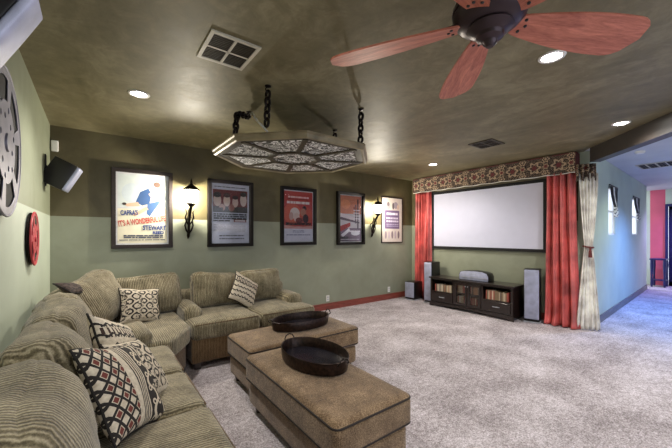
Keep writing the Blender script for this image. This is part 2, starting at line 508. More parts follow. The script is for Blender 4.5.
add_box(bm, LX+.02, SX-.02, BY-.018, BY, 0, .13, bev=.004)
struct('baseboard_back', bm, M['redbase'])
struct('baseboard_screen', box(SX-.018, SX, 1.66, BY-.02, 0, .13, bev=.004), M['redbase'])
struct('baseboard_left', box(LX, LX+.018, -3.4, BY-.02, 0, .13, bev=.004), M['redbase'])
# end of the hall
struct('wall_rear_light_block', box(4.6, 13.35, -3.5, -3.35, 0, CZ), M['hallwall'])  # unseen wall, added to cut the sky light reaching the hall
struct('wall_hall_end', box(13.2, 13.35, 1.98, 2.25, 0, CZ), M['hallwall'])
struct('wall_hall_pink', box(13.2, 13.35, 1.66, 1.979, 0, CZ), M['pinkwall'])
bm = bmesh.new(); add_box(bm, 13.2, 13.35, -3.5, .55, 0, CZ); add_box(bm, 13.2, 13.35, .55, 1.66, 2.3, CZ)
struct('wall_hall_far', bm, M['hallwall'])
bm = bmesh.new(); add_box(bm, 13.14, 13.20, 1.60, 1.66, 0, 2.36); add_box(bm, 13.14, 13.20, .49, .55, 0, 2.36); add_box(bm, 13.14, 13.20, .55, 1.60, 2.29, 2.36)
add_box(bm, 13.24, 13.28, .55, 1.60, .0, .12); add_box(bm, 13.24, 13.28, .55, 1.60, 2.2, 2.3); add_box(bm, 13.24, 13.28, 1.48, 1.60, 0, 2.3); add_box(bm, 13.24, 13.28, .55, .65, 0, 2.3)
dr = struct('door_1', bm, M['navy'])
obj('door_glass', box(13.255, 13.262, .65, 1.48, .12, 2.2), M['glass'], dr)

# ------------------------------------------------------------------ lamps in the ceiling, plus added beams
def downlight(x, y, label, power=60, z=CZ, on=True):
    t = thing('recessed_ceiling_light', label, 'ceiling light', (x, y, z), group='recessed downlights in the ceiling')
    obj('trim_ring', lathe([(.062, -.001), (.070, -.009), (.086, -.007), (.090, -.001)], 32), M['white'], t, smooth=True)
    obj('lens', lathe([(.0, -.005), (.05, -.006), (.064, -.003)], 28), M['canlamp'], t, smooth=True)
    l = bpy.data.lights.new('downlight_or_added_beam', 'SPOT'); l.energy = power; l.spot_size = math.radians(150); l.spot_blend = .9
    l.color = (1, .95, .90); l.shadow_soft_size = .06
    lo = bpy.data.objects.new('downlight_or_added_beam', l); COL.objects.link(lo); lo.location = (x, y, z-.03)
    return t
downlight(.33, 3.501, 'round recessed ceiling light nearest the left wall, between the vent and the corner speaker')
downlight(2.70, .93, 'round recessed ceiling light just below the wide fan blade')
downlight(4.96, .99, 'round recessed ceiling light close to the dark header of the hall')
downlight(5.05, 3.69, 'small far recessed ceiling light in front of the patterned valance')
def beam(x, y, power, z=CZ-.03, size=.06, ang=130, col=(1, .95, .9)):
    l = bpy.data.lights.new('downlight_or_added_beam', 'SPOT'); l.energy = power; l.spot_size = math.radians(ang); l.spot_blend = .8
    l.color = col; l.shadow_soft_size = size
    lo = bpy.data.objects.new('downlight_or_added_beam', l); COL.objects.link(lo); lo.location = (x, y, z)
beam(4.4, -.2, 40); beam(.3, -.6, 35); beam(2.6, -1.6, 40); beam(.35, 1.15, 22); beam(8.6, .3, 260, col=(.10, .28, 1)); beam(12.3, .9, 110, col=(.45, .35, 1)); beam(7.4, .7, 40, col=(.85, 1, .95))  # blue and violet beams have no fixture, added to tint the hall

# ------------------------------------------------------------------ vents
def vent(x0, x1, y0, y1, nx, ny, label, z=CZ, slats=9, fr=.025, along='x', mat='ventw'):
    cx, cy = (x0+x1)/2, (y0+y1)/2; a, b = (x1-x0)/2, (y1-y0)/2
    t = thing('ceiling_vent', label, 'vent', (cx, cy, z))
    bm = bmesh.new()
    add_box(bm, -a, a, -b, -b+fr, -.012, -.0005); add_box(bm, -a, a, b-fr, b, -.012, -.0005)
    add_box(bm, -a, -a+fr, -b+fr, b-fr, -.012, -.0005); add_box(bm, a-fr, a, -b+fr, b-fr, -.012, -.0005)
    for i in range(1, nx): x = -a + 2*a*i/nx; add_box(bm, x-.009, x+.009, -b+fr, b-fr, -.011, -.0005)
    for i in range(1, ny): y = -b + 2*b*i/ny; add_box(bm, -a+fr, a-fr, y-.009, y+.009, -.011, -.0005)
    obj('frame', bm, M[mat], t)
    obj('backing', box(-a+.01, a-.01, -b+.01, b-.01, -.003, -.0006), M['duct'], t)
    bm = bmesh.new()
    for i in range(slats):
        y = -b + fr + (2*b-2*fr)*(i+.5)/slats
        if along == 'x': add_box(bm, -a+fr, a-fr, -.002, .002, -.010, -.003, mat=Matrix.Translation((0, y, 0)))
        else:
            x = -a + fr + (2*a-2*fr)*(i+.5)/slats; add_box(bm, x-.002, x+.002, -b+fr, b-fr, -.010, -.003)
    obj('grille', bm, M['octmunt'], t)
vent(.595, .935, 2.11, 2.49, 2, 2, 'large square off-white return vent with four mesh quarters near the left wall', slats=16)
vent(4.33, 4.70, 2.21, 2.56, 2, 2, 'small dark slatted supply vent in the ceiling before the screen', slats=8, fr=.03, mat='octmunt')
vent(8.15, 8.75, .90, 1.43, 1, 4, 'slatted vent in the white hall ceiling', slats=12, along='x')
t = tag(obj('smoke_detector', lathe([(.0, -.035), (.05, -.034), (.062, -.02), (.066, -.001)], 24), M['white'], loc=(6.87, 1.146, CZ), smooth='auto'),
        'small round smoke detector on the hall ceiling just beyond the header', 'smoke detector')

# ------------------------------------------------------------------ ceiling fan
fan = thing('ceiling_fan', 'bronze ceiling fan with reddish wood paddle blades hanging near the camera', 'ceiling fan', (1.325, .685, 0))
FZ = 2.38
obj('canopy', lathe([(.0, CZ-.055), (.03, CZ-.052), (.055, CZ-.035), (.07, CZ-.001)], 32), M['bronze'], fan, smooth='auto')
obj('downrod', tube([(0, 0, CZ-.05), (0, 0, FZ+.09)], .014, 12), M['bronze'], fan, smooth='auto')
obj('motor_housing', lathe([(.03, FZ+.12), (.08, FZ+.115), (.132, FZ+.085), (.147, FZ+.05), (.150, FZ+.035), (.143, FZ+.03), (.147, FZ+.02), (.138, FZ-.005), (.115, FZ-.028), (.07, FZ-.042), (.0, FZ-.043)], 48), M['bronze'], fan, smooth='auto')
obj('switch_cup', lathe([(.088, FZ-.036), (.092, FZ-.044), (.084, FZ-.052), (.062, FZ-.066), (.056, FZ-.07), (.052, FZ-.084), (.030, FZ-.096), (.028, FZ-.106), (.014, FZ-.120), (.0, FZ-.121)], 40), M['bronze'], fan, smooth='auto')
def blade_bm():
    bm = bmesh.new(); top = []; n = 26
    r0, r1 = .105, .745
    xs = [r0 + (r1-r0)*i/n for i in range(n+1)]
    def hw(x):
        u = (x-r0)/(r1-r0)
        w = .045 + .062*math.sin(min(1, u/.75)*PI/2)
        if u > .82: w *= math.sqrt(max(0, 1-((u-.82)/.18)**2.6))
        if u < .05: w *= .8 + .2*u/.05
        return max(w, .004)
    pts = [(x, hw(x)*1.0) for x in xs] + [(x, -hw(x)*.92) for x in xs[::-1]]
    add_prism(bm, pts, -.004, .004, bev=0)
    return bm
for k in range(5):
    a = math.radians(-28 + 72*k)
    b = obj('blade', blade_bm(), M['cherry'], fan, loc=(0, 0, FZ-.012), rot=(math.radians(-14), 0, a))
    bm = bmesh.new()
    add_prism(bm, [(.06, .03), (.13, .045), (.175, .036), (.155, .0), (.175, -.036), (.13, -.045), (.06, -.03)], .0045, .011)
    obj('blade_iron', bm, M['bronze'], b)
    bm = bmesh.new()
    for (sx, sy) in ((.15, .028), (.165, 0), (.15, -.028)):
        add_lathe(bm, [(.0, -.009), (.006, -.008), (.0075, -.004)], 10, mat=Matrix.Translation((sx, sy, 0)))
    obj('screw', bm, M['black'], b)

# ------------------------------------------------------------------ hanging octagon
OC = Vector((1.90, 3.34)); OZ = 2.375; OR = .925
oc = thing('hanging_octagon_panel', 'big octagonal framed scrollwork panel hung flat below the ceiling on chains', 'hanging panel', (OC.x, OC.y, OZ))
def ring8(r, z): return [Vector((r*math.cos(PI/8 + k*PI/4), r*math.sin(PI/8 + k*PI/4), z)) for k in range(8)]
def oct_frame(prof):
    bm = bmesh.new(); R = [[bm.verts.new(p) for p in ring8(r, z)] for r, z in prof]
    for i in range(len(R)):
        A, B = R[i], R[(i+1) % len(R)]
        for k in range(8): bm.faces.new((A[k], A[(k+1) % 8], B[(k+1) % 8], B[k]))
    return bm
obj('frame', oct_frame([(OR-.03, .055), (OR, .05), (OR+.0, .035), (OR-.014, .026), (OR-.022, -.004), (OR-.036, -.012), (OR-.052, -.010), (OR-.06, .004), (OR-.06, .05)]), M['octframe'], oc)
ri = .30
bm = bmesh.new()
for A in ring8(1, 0):
    d = Vector((A.x, A.y, 0)); n = Vector((-d.y, d.x, 0)); w = .026
    q = [d*ri - n*w, d*(OR-.11) - n*w, d*(OR-.11) + n*w, d*ri + n*w]
    add_prism(bm, [(p.x, p.y) for p in q], -.008, .03)
obj('spoke_muntin', bm, M['octmunt'], oc)
obj('centre_muntin', oct_frame([(ri+.03, -.010), (ri-.03, -.010), (ri-.03, .03), (ri+.03, .03)]), M['octmunt'], oc)
obj('inner_band', oct_frame([(OR-.058, .002), (OR-.135, .0), (OR-.15, .008), (OR-.15, .03), (OR-.058, .03)]), M['octmunt'], oc)
def poly_panel(pts, z0, z1):
    bm = bmesh.new(); add_prism(bm, pts, z0, z1); return bm
r8 = ring8(1, 0)
for k in range(8):
    A, B = r8[k], r8[(k+1) % 8]
    pts = [A*ri, A*(OR-.12), B*(OR-.12), B*ri]
    obj('scroll_panel', poly_panel([(p.x, p.y) for p in pts], .006, .014), M['scroll'], oc)
obj('scroll_panel', poly_panel([(p.x*ri, p.y*ri) for p in r8], .0065, .0145), M['scroll'], oc)
def chain_bm(path, link=.074, wire=.013):
    """interlocked oval links along a polyline"""
    bm = bmesh.new(); P = [Vector(p) for p in path]; seg = []
    L = [0]
    for i in range(1, len(P)): L.append(L[-1] + (P[i]-P[i-1]).length)
    def at(s):
        for i in range(1, len(P)):
            if s <= L[i] or i == len(P)-1: return P[i-1].lerp(P[i], (s-L[i-1])/max(1e-6, L[i]-L[i-1]))
    step = link*.70; n = max(1, int(L[-1]/step))
    for i in range(n):
        a, b = at(i*L[-1]/n), at((i+1)*L[-1]/n); c = (a+b)/2; t = (b-a).normalized()
        s = t.cross(Vector((1, .3, 0))) ; s = s.normalized() if s.length > .1 else Vector((0, 1, 0)); u = t.cross(s)
        if i % 2: s = u
        pts = [c + t*math.cos(2*PI*k/14)*link*.5 + s*math.sin(2*PI*k/14)*link*.33 for k in range(14)]
        add_tube(bm, pts, wire, 6, closed=True)
    return bm
def hook_bm(p):
    bm = bmesh.new(); p = Vector(p)
    add_lathe(bm, [(.03, 0), (.028, -.008), (.01, -.014), (.0, -.014)], 16, mat=Matrix.Translation(p))
    pts = [p + Vector((math.sin(a)*.022, 0, -.034 - math.cos(a)*.022)) for a in [PI + i*.45 for i in range(11)]]
    add_tube(bm, pts, .006, 8); return bm
dz = CZ - OZ
loc = lambda x, y, z: (x-OC.x, y-OC.y, z-OZ)
hk = [(1.224, 2.624), (2.227, 2.521), (1.322, 3.306), (2.416, 3.227)]
for i, (x, y) in enumerate(hk):
    obj('ceiling_hook', hook_bm(loc(x, y, CZ-.001)), M['blackmet'], oc, smooth='auto')
obj('chain', chain_bm([loc(1.224, 2.624, CZ-.05), loc(1.226, 2.66, OZ+.07)]), M['blackmet'], oc, smooth=True)
obj('chain', chain_bm([loc(2.227, 2.521, CZ-.05), loc(2.235, 2.54, OZ+.07)]), M['blackmet'], oc, smooth=True)
obj('chain', chain_bm([loc(1.322, 3.306, CZ-.05), loc(1.24, 3.18, CZ-.10), loc(1.15, 3.08, CZ-.13), loc(1.09, 3.03, CZ-.16), loc(1.07, 3.02, OZ+.06)]), M['blackmet'], oc, smooth=True)
obj('chain', chain_bm([loc(2.416, 3.227, CZ-.05), loc(2.42, 3.30, OZ+.03)]), M['blackmet'], oc, smooth=True)
obj('white_cord', tube([loc(1.322, 3.28, CZ-.03), loc(1.30, 3.16, CZ-.06), loc(1.29, 3.08, CZ-.13), loc(1.30, 3.0, CZ-.2), loc(1.33, 2.93, OZ+.14), loc(1.38, 2.87, OZ+.04)], .011, 8), M['white'], oc, smooth=True)

# ------------------------------------------------------------------ framed posters
def poster(x0, x1, z0, z1, label, fm, shapes, texts=(), depth=.045, fw=.045, paper=(206, 206, 208), mat_in=0):
    cx, cz = (x0+x1)/2, (z0+z1)/2; w, h = x1-x0, z1-z0
    t = thing('framed_poster', label, 'poster', (cx, BY, cz))
    bm = bmesh.new(); a, b = w/2, h/2
    for q in ((-a, a, b-fw, b), (-a, a, -b, -b+fw), (-a, -a+fw, -b+fw, b-fw), (a-fw, a, -b+fw, b-fw)):
        add_box(bm, q[0], q[1], -depth, -.001, q[2], q[3], bev=.004)
    obj('frame', bm, fm, t)
    iw, ih = a-fw, b-fw
    cols = [paper]; bm = bmesh.new(); add_box(bm, -iw, iw, -.012, -.002, -ih, ih)
    lay = [0]
    def ci(c):
        if c not in cols: cols.append(c)
        return cols.index(c)
    for c, pts in shapes:                                         # points in 0..1, origin lower left
        lay[0] += 1; y = -.012 - .00025*lay[0]
        vs = [bm.verts.new(((p[0]*2-1)*iw, y, (p[1]*2-1)*ih)) for p in pts]
        try: f = bm.faces.new(vs); f.material_index = ci(c)
        except ValueError: pass
    for (s, u, v, wd, sz, rot, c) in texts:
        lay[0] += 1; text_bm(bm, s, sz, (u*2-1)*iw, (v*2-1)*ih, wd*2*iw, rot, -.012 - .00025*lay[0], ci(c), .003)
    me_m = [flat(c) for c in cols]
    o = obj('print', bm, me_m, t, smooth=False)
    g = obj('glazing', box(-iw-.005, iw+.005, -.0245, -.0225, -ih-.005, ih+.005), M['glass'], t) if depth > .05 else None
    return t
def R_(x0, y0, x1, y1): return [(x0, y0), (x1, y0), (x1, y1), (x0, y1)]
def E_(cx, cy, rx, ry, n=14, rot=0):
    return [(cx + rx*math.cos(2*PI*k/n)*math.cos(rot) - ry*math.sin(2*PI*k/n)*math.sin(rot), cy + rx*math.cos(2*PI*k/n)*math.sin(rot) + ry*math.sin(2*PI*k/n)*math.cos(rot)) for k in range(n)]
def lines(x0, x1, ys, c, h=.008, brk=3, seed=0):
    rr = random.Random(seed); out = []
    for y in ys:
        x = x0
        while x < x1-.02:
            w = min(x1-x, rr.uniform(.05, .18)); out.append((c, R_(x, y-h, x+w-.014, y+h))); x += w
    return out
sh = [((206, 214, 212), R_(.03, .52, .97, .98)), ((228, 222, 196), R_(.03, .02, .97, .5)), ((198, 208, 214), E_(.3, .72, .2, .14)), ((222, 212, 190), E_(.7, .52, .24, .12)),
      ((56, 88, 136), [(.36, .60), (.44, .74), (.60, .80), (.66, .72), (.62, .58), (.48, .55)]), ((72, 104, 150), [(.58, .58), (.86, .64), (.72, .50), (.62, .40), (.56, .44)]),
      ((218, 180, 152), [(.14, .56), (.40, .60), (.44, .54), (.20, .53)]), ((214, 176, 148), [(.30, .42), (.56, .54), (.60, .50), (.34, .39)]),
      ((226, 190, 160), [(.60, .72), (.80, .84), (.86, .80), (.66, .66)]), ((60, 50, 46), E_(.15, .565, .04, .018)), ((120, 96, 84), E_(.77, .86, .07, .04))]
sh += lines(.14, .90, [.125, .10], (70, 72, 90), .009, seed=1) + lines(.06, .94, [.065], (90, 90, 100), .006, seed=2)
poster(.17, .895, 1.29, 2.36, 'large framed poster with blue figure shapes and slanting red lettering, furthest left', M['brownframe'], sh,
       [("IT'S A WONDERFUL LIFE", .49, .33, .9, .105, math.radians(9), (186, 66, 58)), ("CAPRA'S", .24, .44, .32, .09, math.radians(3), (44, 66, 128)),
        ("STEWART", .72, .235, .46, .09, 0, (44, 66, 128)), ("REED", .79, .165, .22, .055, 0, (44, 66, 128))], depth=.05, fw=.05)
sh = [((116, 40, 40), R_(.05, .56, .95, .90)), ((40, 28, 28), R_(.05, .52, .95, .62)), ((214, 190, 178), E_(.16, .72, .10, .10)), ((222, 198, 184), E_(.40, .72, .09, .10)), ((206, 180, 168), E_(.62, .70, .08, .09)), ((218, 196, 186), E_(.84, .74, .09, .11)),
      ((40, 30, 30), E_(.16, .81, .10, .045)), ((70, 40, 34), E_(.40, .81, .09, .04)), ((48, 32, 30), E_(.62, .78, .08, .035)), ((36, 26, 26), E_(.84, .84, .09, .04)), ((196, 160, 150), E_(.28, .60, .08, .06)), ((150, 90, 80), E_(.52, .60, .08, .06)), ((70, 60, 64), R_(.06, .54, .30, .60)), ((60, 50, 54), R_(.68, .54, .94, .62)),
      ((120, 40, 42), R_(.58, .36, .92, .41)), ((206, 196, 200), R_(.61, .372, .89, .398))]
sh += lines(.08, .92, [.945], (90, 90, 100), .007, seed=3) + lines(.06, .94, [.49, .455, .42], (36, 34, 44), .013, seed=4) + lines(.06, .50, [.38], (36, 34, 44), .011, seed=5) + lines(.06, .9, [.31, .285, .26, .235, .21], (150, 150, 164), .005, seed=6) + lines(.2, .86, [.13, .08], (60, 60, 74), .009, seed=7)
poster(1.38, 2.10, 1.285, 2.335, 'framed poster with a dark red picture over white lettering, right of the first lamp', M['blackframe'], sh, depth=.075, fw=.052, paper=(208, 208, 222))
sh = [((188, 66, 60), R_(.02, .30, .98, .98)), ((206, 96, 72), E_(.3, .55, .3, .2)), ((196, 82, 60), E_(.75, .5, .22, .2)), ((212, 210, 222), R_(.02, .02, .98, .26)), ((206, 150, 140), [(.02, .26), (.98, .26), (.98, .32), (.5, .29), (.02, .33)]),
      ((222, 206, 200), E_(.38, .56, .16, .11)), ((214, 190, 180), E_(.44, .48, .10, .09)), ((196, 160, 150), E_(.26, .50, .07, .08)), ((54, 30, 30), E_(.70, .66, .07, .05)), ((186, 120, 96), E_(.66, .58, .10, .08)), ((70, 34, 30), E_(.74, .46, .10, .09)), ((120, 46, 40), E_(.52, .42, .12, .06))]
sh += lines(.16, .86, [.87], (236, 200, 196), .016, seed=8) + lines(.12, .88, [.765], (236, 222, 216), .024, seed=9) + lines(.14, .82, [.83], (80, 28, 28), .006, seed=10) + lines(.08, .94, [.34, .365], (60, 26, 24), .012, seed=11) + lines(.3, .7, [.22, .195], (120, 120, 150), .006, seed=12) + lines(.1, .9, [.14], (110, 110, 140), .008, seed=13)
poster(2.62, 3.365, 1.285, 2.34, 'framed poster with a red ground and pale lower band, middle of the wall', M['blackframe'], sh, depth=.06, fw=.055)
sh = [((204, 128, 100), R_(.02, .60, .98, .98)), ((196, 190, 196), R_(.02, .02, .98, .60)), ((120, 100, 120), R_(.02, .02, .98, .30)), ((212, 200, 206), [(.02, .62), (.9, .50), (.9, .44), (.02, .54)]), ((90, 70, 84), [(.02, .54), (.9, .43), (.9, .40), (.02, .48)]),
      ((168, 50, 46), [(.06, .22), (.5, .34), (.5, .42), (.06, .34)]), ((72, 58, 70), R_(.80, .28, .86, .92)), ((96, 80, 92), R_(.70, .40, .76, .80)), ((230, 226, 232), [(.1, .16), (.44, .30), (.48, .24), (.16, .10)]), ((226, 224, 232), E_(.72, .19, .2, .05)), ((46, 36, 52), R_(.04, .03, .4, .12)), ((226, 150, 110), E_(.3, .8, .2, .1)), ((150, 80, 70), E_(.7, .72, .08, .04))]
sh += lines(.46, .94, [.23], (236, 232, 238), .018, seed=14) + lines(.08, .9, [.06], (210, 206, 214), .008, seed=15) + lines(.62, .92, [.5, .56, .62, .68], (220, 214, 220), .01, seed=16)
poster(3.87, 4.59, 1.27, 2.35, 'framed poster with an orange top and grey lower half, left of the second wall lamp', M['blackframe'], sh, depth=.075, fw=.052)
sh = [((112, 92, 128), R_(.13, .30, .87, .72)), ((178, 168, 172), E_(.30, .82, .10, .09)), ((120, 110, 112), E_(.30, .86, .06, .05)), ((150, 140, 150), E_(.68, .84, .12, .08)), ((90, 80, 84), E_(.55, .82, .05, .08)), ((206, 180, 160), E_(.80, .80, .06, .06))]
sh += [((c, c-16, c-8), E_(.18 + .16*i, .16, .05, .09)) for i, c in enumerate((150, 190, 132, 172, 120))]
sh += lines(.22, .80, [.64], (226, 220, 232), .026, seed=17) + lines(.2, .82, [.54, .47], (206, 198, 216), .02, seed=18) + lines(.2, .82, [.40, .36], (180, 168, 196), .01, seed=19)
poster(5.13, 5.83, 1.29, 2.34, 'thin-framed pale poster with a purple block, right of the second wall lamp', M['brownframe'], sh, depth=.02, fw=.022, paper=(206, 196, 186))

# ------------------------------------------------------------------ wall lamps
def sconce(x, label):
    t = thing('wall_sconce', label, 'wall lamp', (x, BY, 1.42), group='torch shaped wall lamps')
    obj('wall_plate', lathe([(.0, -.012), (.03, -.010), (.045, -.001)], 20, mat=Matrix.Translation((0, 0, .26)) @ Matrix.Rotation(-PI/2, 4, 'X').inverted(), sy=2.0), M['blackmet'], t, smooth='auto')
    # torch stem with curling leaves
    bm = tube([(0, -.035, .0), (0, -.06, .04), (0, -.085, .12), (0, -.10, .22), (0, -.14, .33), (0, -.20, .42), (0, -.24, .47)], [.008, .022, .019, .017, .019, .021, .022], 10)
    for s in (-1, 1):
        for q in range(2):
            z0 = .07 + q*.12
            pts = [(0, -.08-q*.02, z0), (s*.035, -.09-q*.02, z0+.05), (s*.055, -.10-q*.03, z0+.12), (s*.04, -.12-q*.03, z0+.19), (s*.065, -.14-q*.03, z0+.23)]
            add_tube(bm, pts, [.012, .013, .012, .009, .005], 7)
    pts = [(0, -.07-.06*math.sin(a*1.0), .06 + .05*a) for a in (0, .6, 1.2, 1.8, 2.4, 3.0)]
    add_tube(bm, [(0, -.01, .28), (0, -.05, .30), (0, -.10, .27)], .012, 8)
    for a0 in (0, 2.1, 4.2):
        sp = [(.03*math.cos(a0+i*.6)*(1-i/16), -.12+.03*math.sin(a0+i*.6)*(1-i/16), .30+i*.012) for i in range(12)]
        add_tube(bm, sp, .006, 6)
    obj('torch_stem', bm, M['blackmet'], t, smooth=True)
    Y = -.24
    T = Matrix.Translation((0, Y, 0))
    obj('lamp_cup', lathe([(.0, .455), (.03, .46), (.045, .48), (.062, .495), (.066, .505), (.055, .512)], 24, mat=T), M['blackmet'], t, smooth='auto')
    obj('lamp_glass', lathe([(.045, .513), (.066, .54), (.082, .60), (.092, .66), (.096, .685)], 24, mat=T), M['lampglass'], t, smooth='auto')
    l = bpy.data.lights.new('sconce_bulb', 'POINT'); l.energy = 52; l.color = (1, .93, .80); l.shadow_soft_size = .018
    lo = bpy.data.objects.new('sconce_bulb', l); COL.objects.link(lo); lo.location = (x, BY+Y, 1.42+.60)
    obj('lamp_cap', lathe([(.115, .684), (.118, .690), (.085, .725), (.045, .755), (.022, .765), (.016, .785), (.022, .80), (.014, .815), (.005, .85), (.0, .86)], 24, mat=T), M['blackmet'], t, smooth='auto')
    return t
sconce(1.10, 'bronze torch wall lamp between the first and second posters')
sconce(4.80, 'bronze torch wall lamp between the last two posters')

# ------------------------------------------------------------------ film reels on the left wall
def reel(y, z, r, label, front, back, th, nh):
    t = thing('film_reel', label, 'film reel', (LX, y, z), (0, PI/2, 0))
    def flange():
        hs = []
        for k in range(nh):
            a = 2*PI*k/nh + .3; a0, a1 = a - PI/nh*.74, a + PI/nh*.74
            ou = [(r*.88*math.cos(a0+(a1-a0)*i/10), r*.88*math.sin(a0+(a1-a0)*i/10)) for i in range(11)]
            inn = [(r*.56*math.cos(a1+(a0-a1)*i/8), r*.56*math.sin(a1+(a0-a1)*i/8)) for i in range(9)]
            hs.append(ou + inn)
            hs.append(circ(r*.045, 14, r*.36*math.cos(a), r*.36*math.sin(a)))
            b = a + PI/nh; hs.append(circ(r*.045, 14, r*.47*math.cos(b), r*.47*math.sin(b)))
        hs.append(circ(r*.05, 16))
        return plate(circ(r, 72), hs, .006)
    obj('rear_flange', flange(), back, t, loc=(0, 0, .012))
    obj('front_flange', flange(), front, t, loc=(0, 0, th))
    obj('hub', lathe([(r*.93, .016), (r*.93, th-.006)], 48), M['duct'], t, smooth='auto')
    rim = bmesh.new(); add_tube(rim, [(r*math.cos(2*PI*k/64), r*math.sin(2*PI*k/64), th) for k in range(64)], .007, 8, closed=True)
    obj('rim_bead', rim, front, t, smooth=True)
    obj('hub_cap', lathe([(r*.13, th+.003), (r*.12, th+.012), (r*.055, th+.014)], 24), front, t, smooth='auto')
reel(2.50, 1.98, .405, 'huge grey metal film reel hung high on the left wall', M['reel'], M['reel'], .04, 6)
reel(3.60, 1.44, .215, 'small red film reel hung below the corner speaker', M['reelred'], M['blackmet'], .034, 5)

# ------------------------------------------------------------------ wall speakers
def wall_speaker(loc, rot, label, w=.2, h=.3, d=.22, bracket=None):
    t = thing('wall_speaker', label, 'speaker', loc, rot, group='surround speakers')
    bm = bmesh.new(); poly = [(-w/2*.75, d/2), (w/2*.75, d/2), (w/2, -d/2), (-w/2, -d/2)]
    add_prism(bm, poly, -h/2, h/2, bev=.008, seg=2)
    obj('cabinet', bm, M['black'], t, smooth='auto')
    bm = cushion(w/2*.97, .016, h/2*.97, .012, (0, .008, 0), 8, 0)
    obj('grille', bm, M['silver'], t, smooth=True, loc=(0, -d/2-.014, 0))
    return t
def bracket_parts(t, wall_local, d=.22):
    """wall plate and arm, given in the speaker's own frame"""
    p = Vector(wall_local)
    return p
def world_part(name, bm, mat, parent, smooth=False):
    """bm in world coordinates, stored in the parent's frame"""
    inv = (Matrix.Translation(parent.location) @ parent.rotation_euler.to_matrix().to_4x4()).inverted()
    bmesh.ops.transform(bm, matrix=inv, verts=bm.verts)
    return obj(name, bm, mat, parent, smooth=smooth)
def speaker_with_bracket(loc, rot, wy, wz, label, **k):
    t = wall_speaker(loc, rot, label, **k)
    bm = box(LX+.001, LX+.012, wy-.03, wy+.03, wz-.17, wz+.17, bev=.004)
    add_tube(bm, [(LX+.01, wy, wz+.04), (LX+.05, wy, wz+.05), (loc[0]-.09, loc[1], loc[2]+.02)], .012, 8)
    add_tube(bm, [(LX+.01, wy, wz-.12), (LX+.035, wy, wz-.08), (LX+.03, wy, wz)], .009, 8)
    world_part('wall_bracket', bm, M['black'], t, smooth='auto')
    return t
speaker_with_bracket((-.305, 4.60, 2.135), (math.radians(28), 0, math.radians(84)), 4.65, 2.17, 'small black speaker with a silver grille in the back left corner, tilted down')
speaker_with_bracket((-.302, 1.49, 2.185), (math.radians(27), 0, math.radians(90)), 1.5, 2.22, 'black speaker with a large silver grille close to the camera, high at the left edge', d=.16, h=.27, w=.145)
tag(obj('motion_sensor', box(-.035, .035, -.05, -.001, -.065, .065, bev=.015), M['white'], loc=(-.385, BY, 2.54)), 'small white rounded sensor box high in the back left corner', 'sensor')

# outlets
for x, lb in ((3.66, 'white outlet plate over the red baseboard, nearer the sofa'), (5.38, 'white outlet plate over the red baseboard, nearer the subwoofer')):
    t = thing('wall_outlet', lb, 'outlet', (x, BY, .225))
    obj('cover_plate', box(-.037, .037, -.008, -.0005, -.06, .06, bev=.003), M['white'], t)
    obj('socket', box(-.016, .016, -.010, -.0082, .008, .036, bev=.001), M['silverplain'], t)
    obj('socket', box(-.016, .016, -.010, -.0082, -.036, -.008, bev=.001), M['silverplain'], t)

# ------------------------------------------------------------------ sofas
SEAT = .51
def seat_block(name, poly, z0, z1, mat, parent, r=.035, wob=.003, seed=0, crown=.0):
    """soft polygonal seat cushion"""
    bm = bmesh.new(); add_prism(bm, poly, z0, z1, bev=r, seg=4)
    return obj(name, bm, mat, parent, smooth='auto')
def sofa_unit(name, label, loc, rot, w, d, seats, backs, arms=(), base_h=.34, seat_front=0, cat='sofa', back_top=.78):
    """local frame: x along, front at -y; seats and backs are x ranges"""
    t = thing(name, label, cat, loc, rot)
    h = d/2; x0, x1 = -w/2, w/2
    obj('base', box(x0+.01, x1-.01, -h+.03, h-.03, .07, base_h, bev=.02), M['sofabase'], t, smooth='auto')
    bm = cushion((x1-x0)/2, .085, (back_top-.10)/2, .06, (0, .01, 0), 15, .003, 5)
    obj('back_frame', bm, M['sofa'], t, smooth=True, loc=((x0+x1)/2, h-.09, .10+(back_top-.10)/2))
    for (fx, fy) in ((x0+.08, -h+.09), (x1-.08, -h+.09), (x0+.08, h-.09), (x1-.08, h-.09)):
        obj('foot', box(fx-.035, fx+.035, fy-.035, fy+.035, 0, .07, bev=.006), M['espresso'], t)
    for i, (a, b) in enumerate(seats):
        bm = cushion((b-a)/2-.003, (d-.26)/2, .095, .055, (0, .0, .022), 15, .004, 11+i)
        o = obj('seat_cushion', bm, M['sofa'], t, smooth=True, loc=((a+b)/2, -h+(d-.26)/2, SEAT-.095))
        add = tube([((a-b)/2+.03 + (b-a-.06)*k/12, -(d-.26)/2+.012, .075) for k in range(13)], .006, 6)
        obj('piping', add, M['sofabase'], o, smooth=True)
    for i, (a, b, lean, zc, hh, yaw, yo) in enumerate(backs):
        bm = back_cushion((b-a)/2-.004, .135, hh, 17, 31+i*3+len(name))
        obj('back_cushion', bm, M['sofa'], t, smooth=True, loc=((a+b)/2, h-.25+yo, zc), rot=(-lean, [.05, -.04, .06, -.05][i % 4], yaw))
    for (a, b) in arms:
        bm = cushion((b-a)/2, (d-.50)/2, .13, .085, (.0, .012, .012), 15, .004, 77)
        obj('arm', bm, M['sofa'], t, smooth=True, loc=((a+b)/2, -h+.30+(d-.50)/2, .50))
    return t
